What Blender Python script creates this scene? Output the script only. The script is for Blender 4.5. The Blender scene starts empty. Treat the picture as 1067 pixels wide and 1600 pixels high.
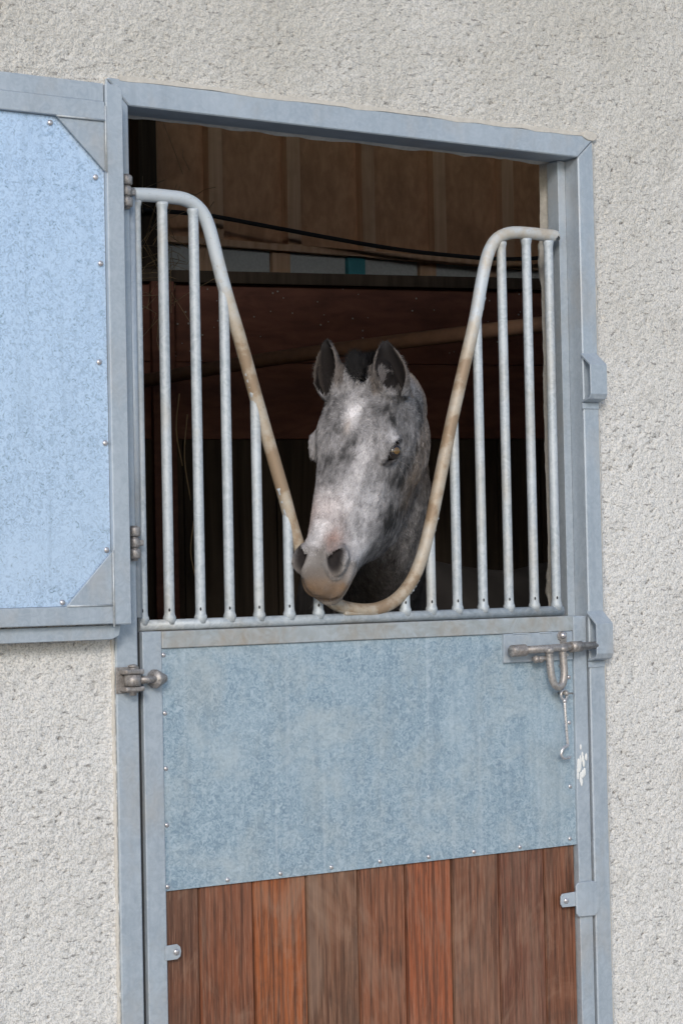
import bpy, bmesh, math
import numpy as np
from mathutils import Vector, Matrix
PI = math.pi
S = bpy.context.scene
COL = S.collection
# ------------------------------------------------------------------ camera
R_ = np.array([0.84050348, -0.54142291, -0.02037475])
U_ = np.array([0.00273788, -0.0333605, 0.99943963])
D_ = np.array([0.54179923, 0.84008828, 0.02655726])
CAM = np.array([-1.8581637, -3.71581324, 1.47679082])
cd = bpy.data.cameras.new("camera"); cam = bpy.data.objects.new("camera", cd); COL.objects.link(cam)
cd.sensor_fit = 'HORIZONTAL'; cd.sensor_width = 36.0; cd.lens = 36.0*3258.56/1067.0
cd.clip_start = 0.1; cd.clip_end = 3000
cam.matrix_world = Matrix(((R_[0], U_[0], -D_[0], CAM[0]), (R_[1], U_[1], -D_[1], CAM[1]), (R_[2], U_[2], -D_[2], CAM[2]), (0, 0, 0, 1)))
S.camera = cam
# ------------------------------------------------------------------ light
SUN_AZ = math.atan2(-0.82, -0.57)      # direction towards the sun (from the left of the camera)
SUN_EL = math.radians(24)
W = bpy.data.worlds.new("World"); S.world = W; W.use_nodes = True
nt = W.node_tree; bg = nt.nodes["Background"]
sky = nt.nodes.new("ShaderNodeTexSky"); sky.sky_type = 'NISHITA'; sky.sun_disc = False
sky.sun_elevation = SUN_EL; sky.sun_rotation = PI/2 - SUN_AZ
sky.air_density = 1.0; sky.dust_density = 1.0; sky.ozone_density = 1.6
nt.links.new(sky.outputs[0], bg.inputs[0]); bg.inputs[1].default_value = 0.15
sd = bpy.data.lights.new("sun", 'SUN'); sun = bpy.data.objects.new("sun", sd); COL.objects.link(sun)
sd.energy = 1.35; sd.angle = math.radians(14); sd.color = (1.0, 0.965, 0.92)
sv = Vector((math.cos(SUN_AZ)*math.cos(SUN_EL), math.sin(SUN_AZ)*math.cos(SUN_EL), math.sin(SUN_EL)))
sun.rotation_euler = sv.to_track_quat('Z', 'Y').to_euler(); sun.location = (-4, -6, 5)
S.view_settings.view_transform = 'Standard'; S.view_settings.look = 'None'
S.view_settings.exposure = 0.30; S.view_settings.gamma = 1.0
S.cycles.max_bounces = 8; S.cycles.diffuse_bounces = 5

# ------------------------------------------------------------------ numpy noise
rng = np.random.default_rng(7)
PERM = rng.permutation(256); PERM = np.concatenate([PERM, PERM, PERM])
RND = rng.random(256)*2-1
def vnoise(P):
    P = np.asarray(P, dtype=np.float64); I = np.floor(P).astype(np.int64); F = P-I; F = F*F*F*(F*(F*6-15)+10)
    def h(dx, dy, dz):
        return RND[PERM[(PERM[(PERM[(I[:, 0]+dx) & 255]+I[:, 1]+dy) & 255]+I[:, 2]+dz) & 255]]
    fx, fy, fz = F[:, 0], F[:, 1], F[:, 2]
    a = h(0, 0, 0)*(1-fx)+h(1, 0, 0)*fx; b = h(0, 1, 0)*(1-fx)+h(1, 1, 0)*fx
    c = h(0, 0, 1)*(1-fx)+h(1, 0, 1)*fx; d = h(0, 1, 1)*(1-fx)+h(1, 1, 1)*fx
    return (a*(1-fy)+b*fy)*(1-fz)+(c*(1-fy)+d*fy)*fz
def fbm(P, f, o=3):
    r = 0; a = 1.0; t = 0
    for i in range(o):
        r = r+a*vnoise(P*f+17.3*i); t += a; a *= .5; f *= 2.03
    return r/t
def sstep(a, b, x):
    t = np.clip((x-a)/(b-a), 0, 1); return t*t*(3-2*t)

# ------------------------------------------------------------------ object helpers
def tag(o, label=None, cat=None, group=None, kind=None):
    if label: o['label'] = label
    if cat: o['category'] = cat
    if group: o['group'] = group
    if kind: o['kind'] = kind
    return o
def empty(name, loc, label, cat, group=None):
    o = bpy.data.objects.new(name, None); COL.objects.link(o); o.location = loc; o.empty_display_size = .1
    return tag(o, label, cat, group)
def link(name, me, mat, parent=None, smooth=False):
    o = bpy.data.objects.new(name, me); COL.objects.link(o)
    if mat: me.materials.append(mat)
    if smooth: me.polygons.foreach_set('use_smooth', [True]*len(me.polygons))
    if parent:
        o.parent = parent
        if parent.type == 'EMPTY': o.matrix_parent_inverse = Matrix.Translation(parent.location).inverted()
    return o
class MB:
    """collects closed shapes, one mesh at the end (world coordinates)"""
    def __init__(s): s.v = []; s.f = []; s.sm = []
    def add(s, V, F, smooth=False):
        n = len(s.v); s.v += [tuple(map(float, a)) for a in V]; s.f += [tuple(i+n for i in f) for f in F]; s.sm += [smooth]*len(F)
    def box(s, x0, x1, y0, y1, z0, z1, b=.0015):
        bm = bmesh.new(); bmesh.ops.create_cube(bm, size=1)
        for v in bm.verts:
            v.co = Vector(((x0+x1)/2+v.co.x*(x1-x0), (y0+y1)/2+v.co.y*(y1-y0), (z0+z1)/2+v.co.z*(z1-z0)))
        if b: bmesh.ops.bevel(bm, geom=bm.edges[:], offset=b, segments=2, affect='EDGES', profile=.5)
        bm.verts.index_update(); s.add([v.co for v in bm.verts], [[v.index for v in f.verts] for f in bm.faces]); bm.free(); return s
    def prism(s, poly, axis, a0, a1, b=.001):
        """poly: 2-D points in the other two axes (x,z)->axis y, (y,z)->axis x, (x,y)->axis z"""
        def P(p, a):
            return {'y': (p[0], a, p[1]), 'x': (a, p[0], p[1]), 'z': (p[0], p[1], a)}[axis]
        bm = bmesh.new(); A = [bm.verts.new(P(p, a0)) for p in poly]; B = [bm.verts.new(P(p, a1)) for p in poly]
        n = len(poly); bm.faces.new(A); bm.faces.new(B[::-1])
        for i in range(n): bm.faces.new((A[i], B[i], B[(i+1) % n], A[(i+1) % n]))
        bmesh.ops.recalc_face_normals(bm, faces=bm.faces[:])
        if b: bmesh.ops.bevel(bm, geom=bm.edges[:], offset=b, segments=1, affect='EDGES')
        bm.verts.index_update(); s.add([v.co for v in bm.verts], [[v.index for v in f.verts] for f in bm.faces]); bm.free(); return s
    def tube(s, pts, r, n=16, cap=True):
        P = np.array(pts, float); m = len(P); r = np.broadcast_to(np.array(r, float), (m,))
        T = np.gradient(P, axis=0); T /= np.linalg.norm(T, axis=1)[:, None]+1e-12
        a = np.array([0, 1, 0.]) if abs(T[0][1]) < .9 else np.array([1., 0, 0])
        nrm = a-T[0]*(a@T[0]); nrm /= np.linalg.norm(nrm); V = []
        for i in range(m):
            nrm = nrm-T[i]*(nrm@T[i]); nrm /= np.linalg.norm(nrm); bn = np.cross(T[i], nrm)
            for k in range(n):
                t = 2*PI*k/n; V.append(P[i]+r[i]*(math.cos(t)*nrm+math.sin(t)*bn))
        F = [(i*n+k, i*n+(k+1) % n, (i+1)*n+(k+1) % n, (i+1)*n+k) for i in range(m-1) for k in range(n)]
        s.add(V, F, True)
        if cap: s.add(V[:n], [tuple(range(n))[::-1]]); s.add(V[-n:], [tuple(range(n))])
        return s
    def ball(s, c, r, sc=(1, 1, 1), nu=14, nv=9):
        V = [];F = []
        for j in range(nv+1):
            ph = PI*j/nv
            for i in range(nu):
                th = 2*PI*i/nu; V.append((c[0]+r*sc[0]*math.sin(ph)*math.cos(th), c[1]+r*sc[1]*math.sin(ph)*math.sin(th), c[2]+r*sc[2]*math.cos(ph)))
        for j in range(nv):
            for i in range(nu): F.append((j*nu+i, (j+1)*nu+i, (j+1)*nu+(i+1) % nu, j*nu+(i+1) % nu))
        s.add(V, F, True); return s
    def build(s, name, mat, parent=None):
        me = bpy.data.meshes.new(name); me.from_pydata(s.v, [], s.f); me.update()
        bm = bmesh.new(); bm.from_mesh(me); bmesh.ops.remove_doubles(bm, verts=bm.verts[:], dist=1e-6); bm.to_mesh(me); bm.free()
        if len(me.polygons) == len(s.sm): me.polygons.foreach_set('use_smooth', s.sm)
        else:
            me.polygons.foreach_set('use_smooth', [any(s.sm)]*len(me.polygons))
        return link(name, me, mat, parent)
def catmull(pts, k=6):
    P = [np.array(p, float) for p in pts]; P = [2*P[0]-P[1]]+P+[2*P[-1]-P[-2]]; out = []
    for i in range(1, len(P)-2):
        for j in range(k):
            t = j/k; a, b, c, d = P[i-1:i+3]
            out.append(.5*((2*b)+(-a+c)*t+(2*a-5*b+4*c-d)*t*t+(-a+3*b-3*c+d)*t**3))
    out.append(P[-2]); return np.array(out)
def fast_mesh(name, V, F):
    """V (n,3), F (m,k) arrays"""
    me = bpy.data.meshes.new(name); V = np.asarray(V, np.float32); F = np.asarray(F, np.int32)
    me.vertices.add(len(V)); me.vertices.foreach_set('co', V.ravel())
    k = F.shape[1]; me.loops.add(F.size); me.loops.foreach_set('vertex_index', F.ravel())
    me.polygons.add(len(F)); me.polygons.foreach_set('loop_start', np.arange(0, F.size, k, dtype=np.int32))
    me.update(calc_edges=True); me.validate(); return me
def set_attr(me, name, arr, typ='FLOAT'):
    a = me.attributes.new(name, typ, 'POINT')
    a.data.foreach_set('value' if typ == 'FLOAT' else 'color', np.asarray(arr, np.float32).ravel())

# ------------------------------------------------------------------ material helpers
def srgb(r, g, b):
    f = lambda c: (c/255/12.92) if c/255 <= .04045 else ((c/255+.055)/1.055)**2.4
    return (f(r), f(g), f(b), 1)
class Mat:
    def __init__(s, name, rough=.5, metal=0.0, spec=.5):
        s.m = bpy.data.materials.new(name); s.m.use_nodes = True; s.nt = s.m.node_tree; s.N = s.nt.nodes; s.L = s.nt.links
        s.b = s.N['Principled BSDF']; s.b.inputs['Roughness'].default_value = rough; s.b.inputs['Metallic'].default_value = metal
        s.b.inputs['Specular IOR Level'].default_value = spec
        s.tc = s.N.new('ShaderNodeTexCoord')
    def map(s, scale=(1, 1, 1), rot=(0, 0, 0), loc=(0, 0, 0)):
        n = s.N.new('ShaderNodeMapping'); n.inputs['Scale'].default_value = scale; n.inputs['Rotation'].default_value = rot; n.inputs['Location'].default_value = loc
        s.L.new(s.tc.outputs['Object'], n.inputs['Vector']); return n.outputs[0]
    def noise(s, v, scale, detail=4, rough=.55, dist=0.0):
        n = s.N.new('ShaderNodeTexNoise'); n.inputs['Scale'].default_value = scale; n.inputs['Detail'].default_value = detail
        n.inputs['Roughness'].default_value = rough; n.inputs['Distortion'].default_value = dist
        s.L.new(v, n.inputs['Vector']); return n.outputs['Fac']
    def voro(s, v, scale, feature='F1', out='Color'):
        n = s.N.new('ShaderNodeTexVoronoi'); n.feature = feature; n.inputs['Scale'].default_value = scale; s.L.new(v, n.inputs['Vector']); return n.outputs[out]
    def ramp(s, fac, stops):
        n = s.N.new('ShaderNodeValToRGB'); e = n.color_ramp.elements
        while len(e) < len(stops): e.new(.5)
        for i, (p, c) in enumerate(stops):
            e[i].position = p; e[i].color = c if len(c) == 4 else (*c, 1)
        s.L.new(fac, n.inputs['Fac']); return n.outputs['Color']
    def mix(s, a, b, fac, mode='MIX'):
        n = s.N.new('ShaderNodeMix'); n.data_type = 'RGBA'; n.blend_type = mode
        for sock, val in ((n.inputs[0], fac), (n.inputs[6], a), (n.inputs[7], b)):
            if hasattr(val, 'links') or isinstance(val, bpy.types.NodeSocket): s.L.new(val, sock)
            else: sock.default_value = val
        return n.outputs[2]
    def math(s, op, a, b=0.0):
        n = s.N.new('ShaderNodeMath'); n.operation = op
        for sock, val in ((n.inputs[0], a), (n.inputs[1], b)):
            if isinstance(val, bpy.types.NodeSocket): s.L.new(val, sock)
            else: sock.default_value = val
        return n.outputs[0]
    def attr(s, name, out='Fac'):
        n = s.N.new('ShaderNodeAttribute'); n.attribute_name = name; return n.outputs[out]
    def bump(s, h, strength=.3, dist=.002):
        n = s.N.new('ShaderNodeBump'); n.inputs['Strength'].default_value = strength; n.inputs['Distance'].default_value = dist
        s.L.new(h, n.inputs['Height']); s.L.new(n.outputs[0], s.b.inputs['Normal'])
    def col(s, c):
        if isinstance(c, bpy.types.NodeSocket): s.L.new(c, s.b.inputs['Base Color'])
        else: s.b.inputs['Base Color'].default_value = c
    def rough(s, c): s.L.new(c, s.b.inputs['Roughness'])
G = lambda v: (v, v, v, 1)
def galv(name, base, dark, light, metal=.35, rough=.42, spangle=60, stain=None, stain_amt=.5, fl=.5, sp=(.36, .64), dents=False):
    """weathered galvanised steel: zinc bloom, spangle flakes, stains"""
    m = Mat(name, rough, metal); v = m.map()
    fl1 = m.noise(v, spangle, 3, .65, 1.6); big = m.noise(v, 5, 4, .6); streak = m.noise(m.map((14, 14, 1.2)), 3, 4, .6)
    c = m.ramp(fl1, [(sp[0], dark), (.5, base), (sp[1], light)])
    c = m.mix(base, c, fl)
    c = m.mix(c, light, m.ramp(big, [(.5, G(0)), (.72, G(.55))]))
    c = m.mix(c, dark, m.ramp(streak, [(.52, G(0)), (.75, G(.4))]))
    if stain:
        st = m.noise(m.map((1, 1, .6), loc=(3, 1, 2)), 7, 5, .65)
        c = m.mix(c, stain, m.ramp(st, [(.55-.12*stain_amt, G(0)), (.74, G(stain_amt))]))
    if dents:
        vs = m.noise(m.map((60, 60, .9), loc=(2, 0, 0)), 1, 4, .6); c = m.mix(c, (.60, .66, .70, 1), m.ramp(vs, [(.58, G(0)), (.74, G(.30))]))
        sm = m.noise(m.map((1, 1, 1.6), (0, .5, 0), (5, 0, 1)), 3.2, 5, .7); c = m.mix(c, (.50, .55, .56, 1), m.ramp(sm, [(.52, G(0)), (.66, G(.5))]))
    m.col(c); m.rough(m.ramp(fl1, [(.3, G(rough-.1)), (.7, G(rough+.14))]))
    if dents: m.bump(m.math('ADD', m.math('MULTIPLY', m.noise(v, 2.6, 3, .5), 14.0), m.noise(v, 220, 3)), .25, .0010)
    else: m.bump(m.noise(v, 220, 3), .12, .0006)
    return m.m

M = {}
M['frame'] = galv('galvanised_frame_steel', (.37, .42, .47, 1), (.27, .32, .375, 1), (.48, .53, .58, 1), .25, .5, 55, (.42, .34, .25, 1), .35, .35)
M['lintel'] = M['frame']
M['door_sheet'] = galv('galvanised_sheet', (.31, .405, .475, 1), (.19, .27, .345, 1), (.45, .54, .60, 1), .3, .42, 95, (.42, .44, .42, 1), .5, .85, dents=True)
M['shutter_sheet'] = galv('bright_galvanised_sheet', (.48, .61, .78, 1), (.33, .43, .55, 1), (.56, .69, .85, 1), .4, .36, 105, None, 0, 1.0, (.34, .58))
M['tube'] = galv('galvanised_tube', (.43, .47, .50, 1), (.32, .36, .39, 1), (.54, .575, .60, 1), .2, .55, 50, (.40, .33, .23, 1), .5, .7)
def rusty():
    m = Mat('worn_tube_steel', .6, .15); v = m.map()
    n = m.noise(v, 22, 5, .65); a = m.attr('wear')
    f = m.math('ADD', m.math('MULTIPLY', n, .9), m.math('MULTIPLY', a, .62))
    c = m.ramp(f, [(.5, (.50, .54, .57, 1)), (.70, (.46, .42, .36, 1)), (.90, (.39, .32, .24, 1)), (1.0, (.28, .20, .13, 1))])
    c = m.mix(c, (.12, .09, .07, 1), m.ramp(m.noise(v, 140, 3, .7), [(.62, G(0)), (.78, G(.55))]))
    m.col(c); m.bump(n, .15, .001); return m.m
M['rail'] = rusty()
M['iron'] = galv('rust_stained_fitting_steel', (.29, .27, .26, 1), (.18, .165, .155, 1), (.42, .40, .38, 1), .45, .45, 90, (.30, .21, .14, 1), .45, .8)
M['screw'] = galv('screw_steel', (.55, .52, .52, 1), (.35, .33, .33, 1), (.7, .68, .68, 1), .7, .3, 200, None, 0, .4)
def flat(name, c, rough=.6, metal=0, spec=.5, var=.25, scale=20):
    m = Mat(name, rough, metal, spec); v = m.map(); n = m.noise(v, scale, 5, .6)
    m.col(m.mix(tuple(x*(1-var) for x in c[:3])+(1,), tuple(min(1, x*(1+var)) for x in c[:3])+(1,), n)); m.bump(n, .15, .002); return m.m
M['dark'] = flat('dark_rubber_and_gap_shade', (.02, .02, .022, 1), .8)  # near black for the cable, and for shade painted in gaps
def roughcast():
    m = Mat('roughcast_render', .92, 0, .2); v = m.map(); h = m.attr('h')
    fine = m.noise(v, 170, 4, .6); big = m.noise(v, 1.6, 4, .6); tint = m.noise(m.map(loc=(4, 2, 1)), 9, 4, .6)
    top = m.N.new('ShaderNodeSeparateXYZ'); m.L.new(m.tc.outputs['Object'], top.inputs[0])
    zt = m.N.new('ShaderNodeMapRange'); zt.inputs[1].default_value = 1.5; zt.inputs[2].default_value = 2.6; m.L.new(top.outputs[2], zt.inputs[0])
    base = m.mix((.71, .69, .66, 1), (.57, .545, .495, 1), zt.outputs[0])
    c = m.mix(base, (.76, .745, .72, 1), m.ramp(big, [(.4, G(0)), (.7, G(.6))]))
    c = m.mix(c, (.40, .37, .32, 1), m.ramp(tint, [(.55, G(0)), (.8, G(.4))]))
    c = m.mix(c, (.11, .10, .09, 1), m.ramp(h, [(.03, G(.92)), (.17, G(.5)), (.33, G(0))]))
    spk = m.noise(m.map((.55, 1, 1.5), (0, .35, 0), (7, 0, 3)), 95, 5, .62, .4)
    gr = m.noise(m.map(loc=(1, 5, 2)), 240, 3, .6)
    c = m.mix(c, (.25, .24, .22, 1), m.ramp(gr, [(.40, G(.45)), (.52, G(0))]))
    c = m.mix(c, (.16, .15, .14, 1), m.ramp(spk, [(.585, G(0)), (.66, G(.7))]))
    m.col(c); m.bump(m.math('ADD', fine, m.math('MULTIPLY', gr, .8)), .9, .004); return m.m
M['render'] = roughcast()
M['mortar'] = flat('old_mortar', (.52, .49, .44, 1), .95, 0, .1, .30, 120)
def wood_boards():
    m = Mat('weathered_hardwood_boards', .5, 0, .35)
    info = m.attr('board_col', 'Color'); sd_ = m.attr('seed')
    comb = m.N.new('ShaderNodeCombineXYZ'); m.L.new(sd_, comb.inputs[0]); m.L.new(m.math('MULTIPLY', sd_, 3.7), comb.inputs[2])
    add = m.N.new('ShaderNodeVectorMath'); add.operation = 'ADD'; m.L.new(m.tc.outputs['Object'], add.inputs[0]); m.L.new(comb.outputs[0], add.inputs[1])
    def mp(sc):
        n = m.N.new('ShaderNodeMapping'); n.inputs['Scale'].default_value = sc; m.L.new(add.outputs[0], n.inputs['Vector']); return n.outputs[0]
    g1 = m.noise(mp((1, 1, .045)), 170, 7, .68, .5); g2 = m.noise(mp((1, 1, .03)), 380, 4, .7, .3); blot = m.noise(mp((1, 1, .35)), 9, 5, .6, .8)
    wv = m.N.new('ShaderNodeTexWave'); wv.wave_type = 'BANDS'; wv.bands_direction = 'X'; wv.inputs['Scale'].default_value = 13; wv.inputs['Distortion'].default_value = 7
    wv.inputs['Detail'].default_value = 3; wv.inputs['Detail Scale'].default_value = 1.1; m.L.new(mp((1, 1, .10)), wv.inputs['Vector'])
    c = m.mix(info, (.035, .018, .012, 1), m.ramp(g1, [(.36, G(.75)), (.54, G(0))]))
    c = m.mix(c, (.42, .25, .17, 1), m.ramp(g2, [(.5, G(0)), (.72, G(.5))]))
    c = m.mix(c, (.06, .025, .015, 1), m.ramp(wv.outputs['Fac'], [(.0, G(.6)), (.28, G(0))]))
    big = m.noise(mp((1, 1, .5)), 5, 5, .7, 1.2); c = m.mix(c, (.30, .19, .13, 1), m.ramp(big, [(.52, G(0)), (.68, G(.45))])); c = m.mix(c, (.05, .028, .02, 1), m.ramp(big, [(.30, G(.5)), (.44, G(0))]))
    c = m.mix(c, (.27, .175, .125, 1), m.math('MULTIPLY', m.ramp(blot, [(.48, G(0)), (.70, G(.6))]), m.attr('grey')))
    c = m.mix(c, (.25, .07, .022, 1), m.math('MULTIPLY', m.ramp(blot, [(.3, G(.8)), (.48, G(0))]), .3))
    m.col(c); m.bump(m.math('ADD', g1, g2), .25, .0012); m.rough(m.ramp(g1, [(.3, G(.42)), (.7, G(.6))])); return m.m
M['boards'] = wood_boards()
def plank(name, a, b, sc=(1, 1, .06), rough=.8):
    m = Mat(name, rough, 0, .2); n = m.noise(m.map(sc), 30, 6, .6, .5); k = m.noise(m.map(), 5, 4, .6); dst = m.noise(m.map(), 260, 3, .6)
    c = m.mix(a, b, m.ramp(n, [(.35, G(0)), (.65, G(1))])); c = m.mix(c, tuple(x*.5 for x in a[:3])+(1,), m.ramp(k, [(.5, G(0)), (.8, G(.6))]))
    c = m.mix(c, (.35, .3, .24, 1), m.ramp(dst, [(.68, G(0)), (.8, G(.35))]))
    m.col(c); m.bump(n, .2, .002); return m.m

# ------------------------------------------------------------------ ground
gm = Mat('yard_concrete', .9, 0, .2); gv = gm.map()
gm.col(gm.ramp(gm.noise(gv, 1.2, 6, .65), [(.3, (.30, .30, .295, 1)), (.7, (.42, .42, .41, 1))])); gm.bump(gm.noise(gv, 40, 4), .3, .005)
g = MB(); g.add([(-800, -800, -.1), (800, -800, -.1), (800, 800, -.1), (-800, 800, -.1)], [(0, 1, 2, 3)])
tag(g.build('ground', gm.m), kind='structure')
fm = flat('straw_bedding_floor', (.16, .12, .07, 1), 1, 0, .1, .5, 8)
g = MB(); g.add([(-1.6, .2, -.05), (4.1, .2, -.05), (4.1, 3.9, -.05), (-1.6, 3.9, -.05)], [(0, 1, 2, 3)])
tag(g.build('floor', fm), kind='structure')

# ------------------------------------------------------------------ exterior wall
wall = empty('stable_wall', (0, .1, 0), 'pale grey roughcast rendered outside wall around the galvanised stable doorway', 'wall')
def rough_wall():
    st = .0038; xs = np.arange(-.50, 1.72, st); zs = np.arange(.30, 2.98, st); nx, nz = len(xs), len(zs)
    X, Z = np.meshgrid(xs, zs); P = np.stack([X.ravel(), np.zeros(X.size), Z.ravel()], 1)
    Pr = np.stack([P[:, 0]*.86+P[:, 2]*.5, P[:, 1], (-P[:, 0]*.5+P[:, 2]*.86)*1.7], 1)   # trowel direction: lumps lie aslant
    lump = fbm(Pr, 85, 3); r2 = 1-np.abs(fbm(Pr+5, 130, 2))*2.2; big = fbm(P, 5, 3)
    dens = sstep(-.5, .6, fbm(P+9, 3.3, 2)+.35*np.clip(P[:, 0], -.5, 1.3))
    h = lump*.75+r2*.30; h = (h-h.mean())/h.std()
    thr = -2.6+.6*dens
    y = .008-.0008*h-.002*big+.0025*sstep(thr+.2, thr-.5, h)
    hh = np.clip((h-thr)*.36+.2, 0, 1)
    # smoother trowelled mortar margin beside the frame
    dx = np.maximum(np.maximum(-P[:, 0], P[:, 0]-1.25), 0); dz = np.maximum(P[:, 2]-2.46, 0); dd = np.hypot(dx, dz)
    k = sstep(0, .016, dd); y = y*k+(.004+.001*lump)*(1-k); hh = hh*k+(1-k)*.5
    eb = sstep(0, .07, np.minimum.reduce([P[:, 0]-xs[0], xs[-1]-P[:, 0], P[:, 2]-zs[0], zs[-1]-P[:, 2]])); y = y*eb+.0142*(1-eb); hh = hh*eb+.6*(1-eb)
    keep_v = (P[:, 0] < .01) | (P[:, 0] > 1.244) | (P[:, 2] > 2.452)
    idx = np.arange(nx*nz).reshape(nz, nx); F = np.stack([idx[:-1, :-1], idx[:-1, 1:], idx[1:, 1:], idx[1:, :-1]], -1).reshape(-1, 4)
    F = F[keep_v[F].all(1)]; V = P.copy(); V[:, 1] = y
    used = np.unique(F); mp = -np.ones(len(V), int); mp[used] = np.arange(len(used)); V = V[used]; F = mp[F]; hh = hh[used]
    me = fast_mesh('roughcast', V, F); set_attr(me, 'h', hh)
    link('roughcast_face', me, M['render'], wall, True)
rough_wall()
b = MB()
b.box(-5, -.001, .0135, .20, -.1, 3.5, 0).box(1.2515, 7, .0135, .20, -.1, 3.5, 0).box(-.001, 1.2515, .0135, .20, 2.464, 3.5, 0)  # wall top stops below the ceiling; unseen gap added to light the interior
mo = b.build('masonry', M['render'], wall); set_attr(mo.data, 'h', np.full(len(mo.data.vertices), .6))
def reveal():   # ragged plaster return at the right and top of the opening
    n = 220; zs = np.linspace(.9, 2.44, n); V = []; F = []
    P = np.stack([zs*0, zs*0, zs], 1); j = fbm(P, 24, 4)*.011+fbm(P+3, 5, 2)*.012
    for i, z in enumerate(zs):
        x1 = 1.262
        for (x, y) in ((1.204, .085), (1.200+.4*j[i], .115), (1.199+.5*j[i], .138+j[i]), (1.208, .150+j[i]), (x1, .155+j[i]), (x1, .085)): V.append((x, y, z))
    for i in range(n-1):
        for k in range(6): F.append((i*6+k, i*6+(k+1) % 6, (i+1)*6+(k+1) % 6, (i+1)*6+k))
    m = MB(); m.add(V, F, False); m.build('plaster_return', M['mortar'], wall)
    xs = np.linspace(-.02, 1.25, 200); P = np.stack([xs, xs*0, xs*0+1], 1); j = fbm(P, 20, 4)*.004; V = []; F = []
    for i, x in enumerate(xs):
        for (y, z) in ((.075, 2.418), (.098, 2.410+j[i]), (.112, 2.418+j[i]), (.118, 2.470), (.075, 2.470)): V.append((x, y, z))
    for i in range(199):
        for k in range(5): F.append((i*5+k, i*5+(k+1) % 5, (i+1)*5+(k+1) % 5, (i+1)*5+k))
    m = MB(); m.add(V, F, False); m.build('plaster_lip', M['mortar'], wall)
reveal()
m = MB(); rr = np.random.default_rng(3)   # mortar fillet between render and steel
def fillet(p0, p1, r0):
    n = 90; t = np.linspace(0, 1, n)[:, None]; P = np.array(p0)*(1-t)+np.array(p1)*t; P[:, 1] += .001*rr.standard_normal(n)
    m.tube(P, r0*(1+.45*fbm(P, 45, 3)), 8)
fillet((1.2515, .006, .3), (1.2515, .006, 2.45), .004); fillet((-.002, .006, 2.461), (1.252, .006, 2.461), .0045); fillet((-.0035, .006, .3), (-.0035, .006, 1.35), .004)
m.build('mortar_joint', M['mortar'], wall)
def smear(pts_top, lo, amp, seed):
    n = 60; t = np.linspace(0, 1, n); P = np.stack([t*40+seed, t*0, t*0], 1); w = fbm(P, .5, 4)
    x = pts_top[0]+(pts_top[1]-pts_top[0])*t; top = [(x[i], pts_top[2]) for i in range(n)]; bot = [(x[i], lo+amp*w[i]) for i in range(n)][::-1]
    MB().prism(top+bot, 'y', -.0038, .004, 0).build('mortar_smear', M['mortar'], wall)
smear((.03, 1.250, 2.470), 2.4605, .004, 3)
def patch(cx, cz, rx, rz, seed):
    a = np.linspace(0, 2*PI, 26, endpoint=False); P = np.stack([np.cos(a)*1.5+seed, np.sin(a)*1.5, a*0], 1); w = 1+.45*fbm(P, 1.0, 3)
    MB().prism([(cx+rx*w[i]*math.cos(a[i]), cz+rz*w[i]*math.sin(a[i])) for i in range(26)], 'y', -.0062, .003, .001).build('mortar_patch', M['mortar'], wall)
patch(1.240, 2.463, .019, .010, 4)

# ------------------------------------------------------------------ door frame
fr = empty('door_frame', (.6, 0, 0), 'blue grey galvanised steel door frame set in the roughcast wall', 'door frame')
MB().prism([(0, -.1), (.049, -.1), (.049, 2.411), (0, 2.463)], 'y', -.002, .058, .0025).build('jamb', M['frame'], fr)
MB().prism([(1.205, -.1), (1.250, -.1), (1.250, 2.452), (1.205, 2.411)], 'y', -.002, .058, .0025).build('jamb', M['frame'], fr)
m = MB(); m.prism([(.0505, 2.411), (1.2035, 2.411), (1.2485, 2.4535), (1.236, 2.463), (.0015, 2.463)], 'y', -.003, .078, .0025).build('lintel', M['lintel'], fr)
m = MB(); m.box(1.183, 1.2045, .046, .086, -.1, 2.41, .001); m.box(.0525, .070, .046, .086, -.1, 2.41, .001); m.build('door_stop', M['frame'], fr)
MB().box(.0495, .0595, .012, .044, .0, 1.355, 0).build('gap_shade_strip', M['dark'], fr)  # dark strip put in as the shade of the door gap
MB().box(1.1985, 1.2045, .012, .044, .0, 1.353, 0).build('gap_shade_strip', M['dark'], fr)  # same painted shade in the right-hand gap
def keeper(z0, z1):
    t = .004; yo = -.036
    outer = [(-.002, z1), (yo, z1-.028), (yo, z0+.016), (yo+.006, z0+.005), (-.002, z0-.002)]
    V = []
    inner = [(-.002, z1-.006), (yo+t, z1-.031), (yo+t, z0+.018), (yo+t+.005, z0+.009), (-.002, z0+.004)]
    poly = outer+inner[::-1]
    m = MB(); m.prism(poly, 'x', 1.199, 1.2475, .0008); m.build('bolt_keeper', M['frame'], fr)
    MB().box(1.199, 1.2475, -.0045, -.0022, z0-.016, z0-.003, .0005).build('weld_pad', M['frame'], fr)
keeper(1.252, 1.365); keeper(1.846, 1.958)
def hinge(z):
    m = MB()
    m.box(-.002, .048, -.006, -.0022, z-.026, z+.026, .001)
    for k, dz in enumerate((.017, -.017)): m.box(.004, .046, -.036, -.006, z+dz-.005, z+dz+.005, .003)
    m.tube([(.025, -.024, z-.030), (.025, -.024, z+.029)], .0075, 14)
    m.tube([(.025, -.024, z-.011), (.025, -.024, z+.011)], .0165, 20)
    m.ball((.025, -.024, z+.028), .010, (1, 1, .4))
    m.build('hinge_bracket', M['iron'], fr)
hinge(1.262)

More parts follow.
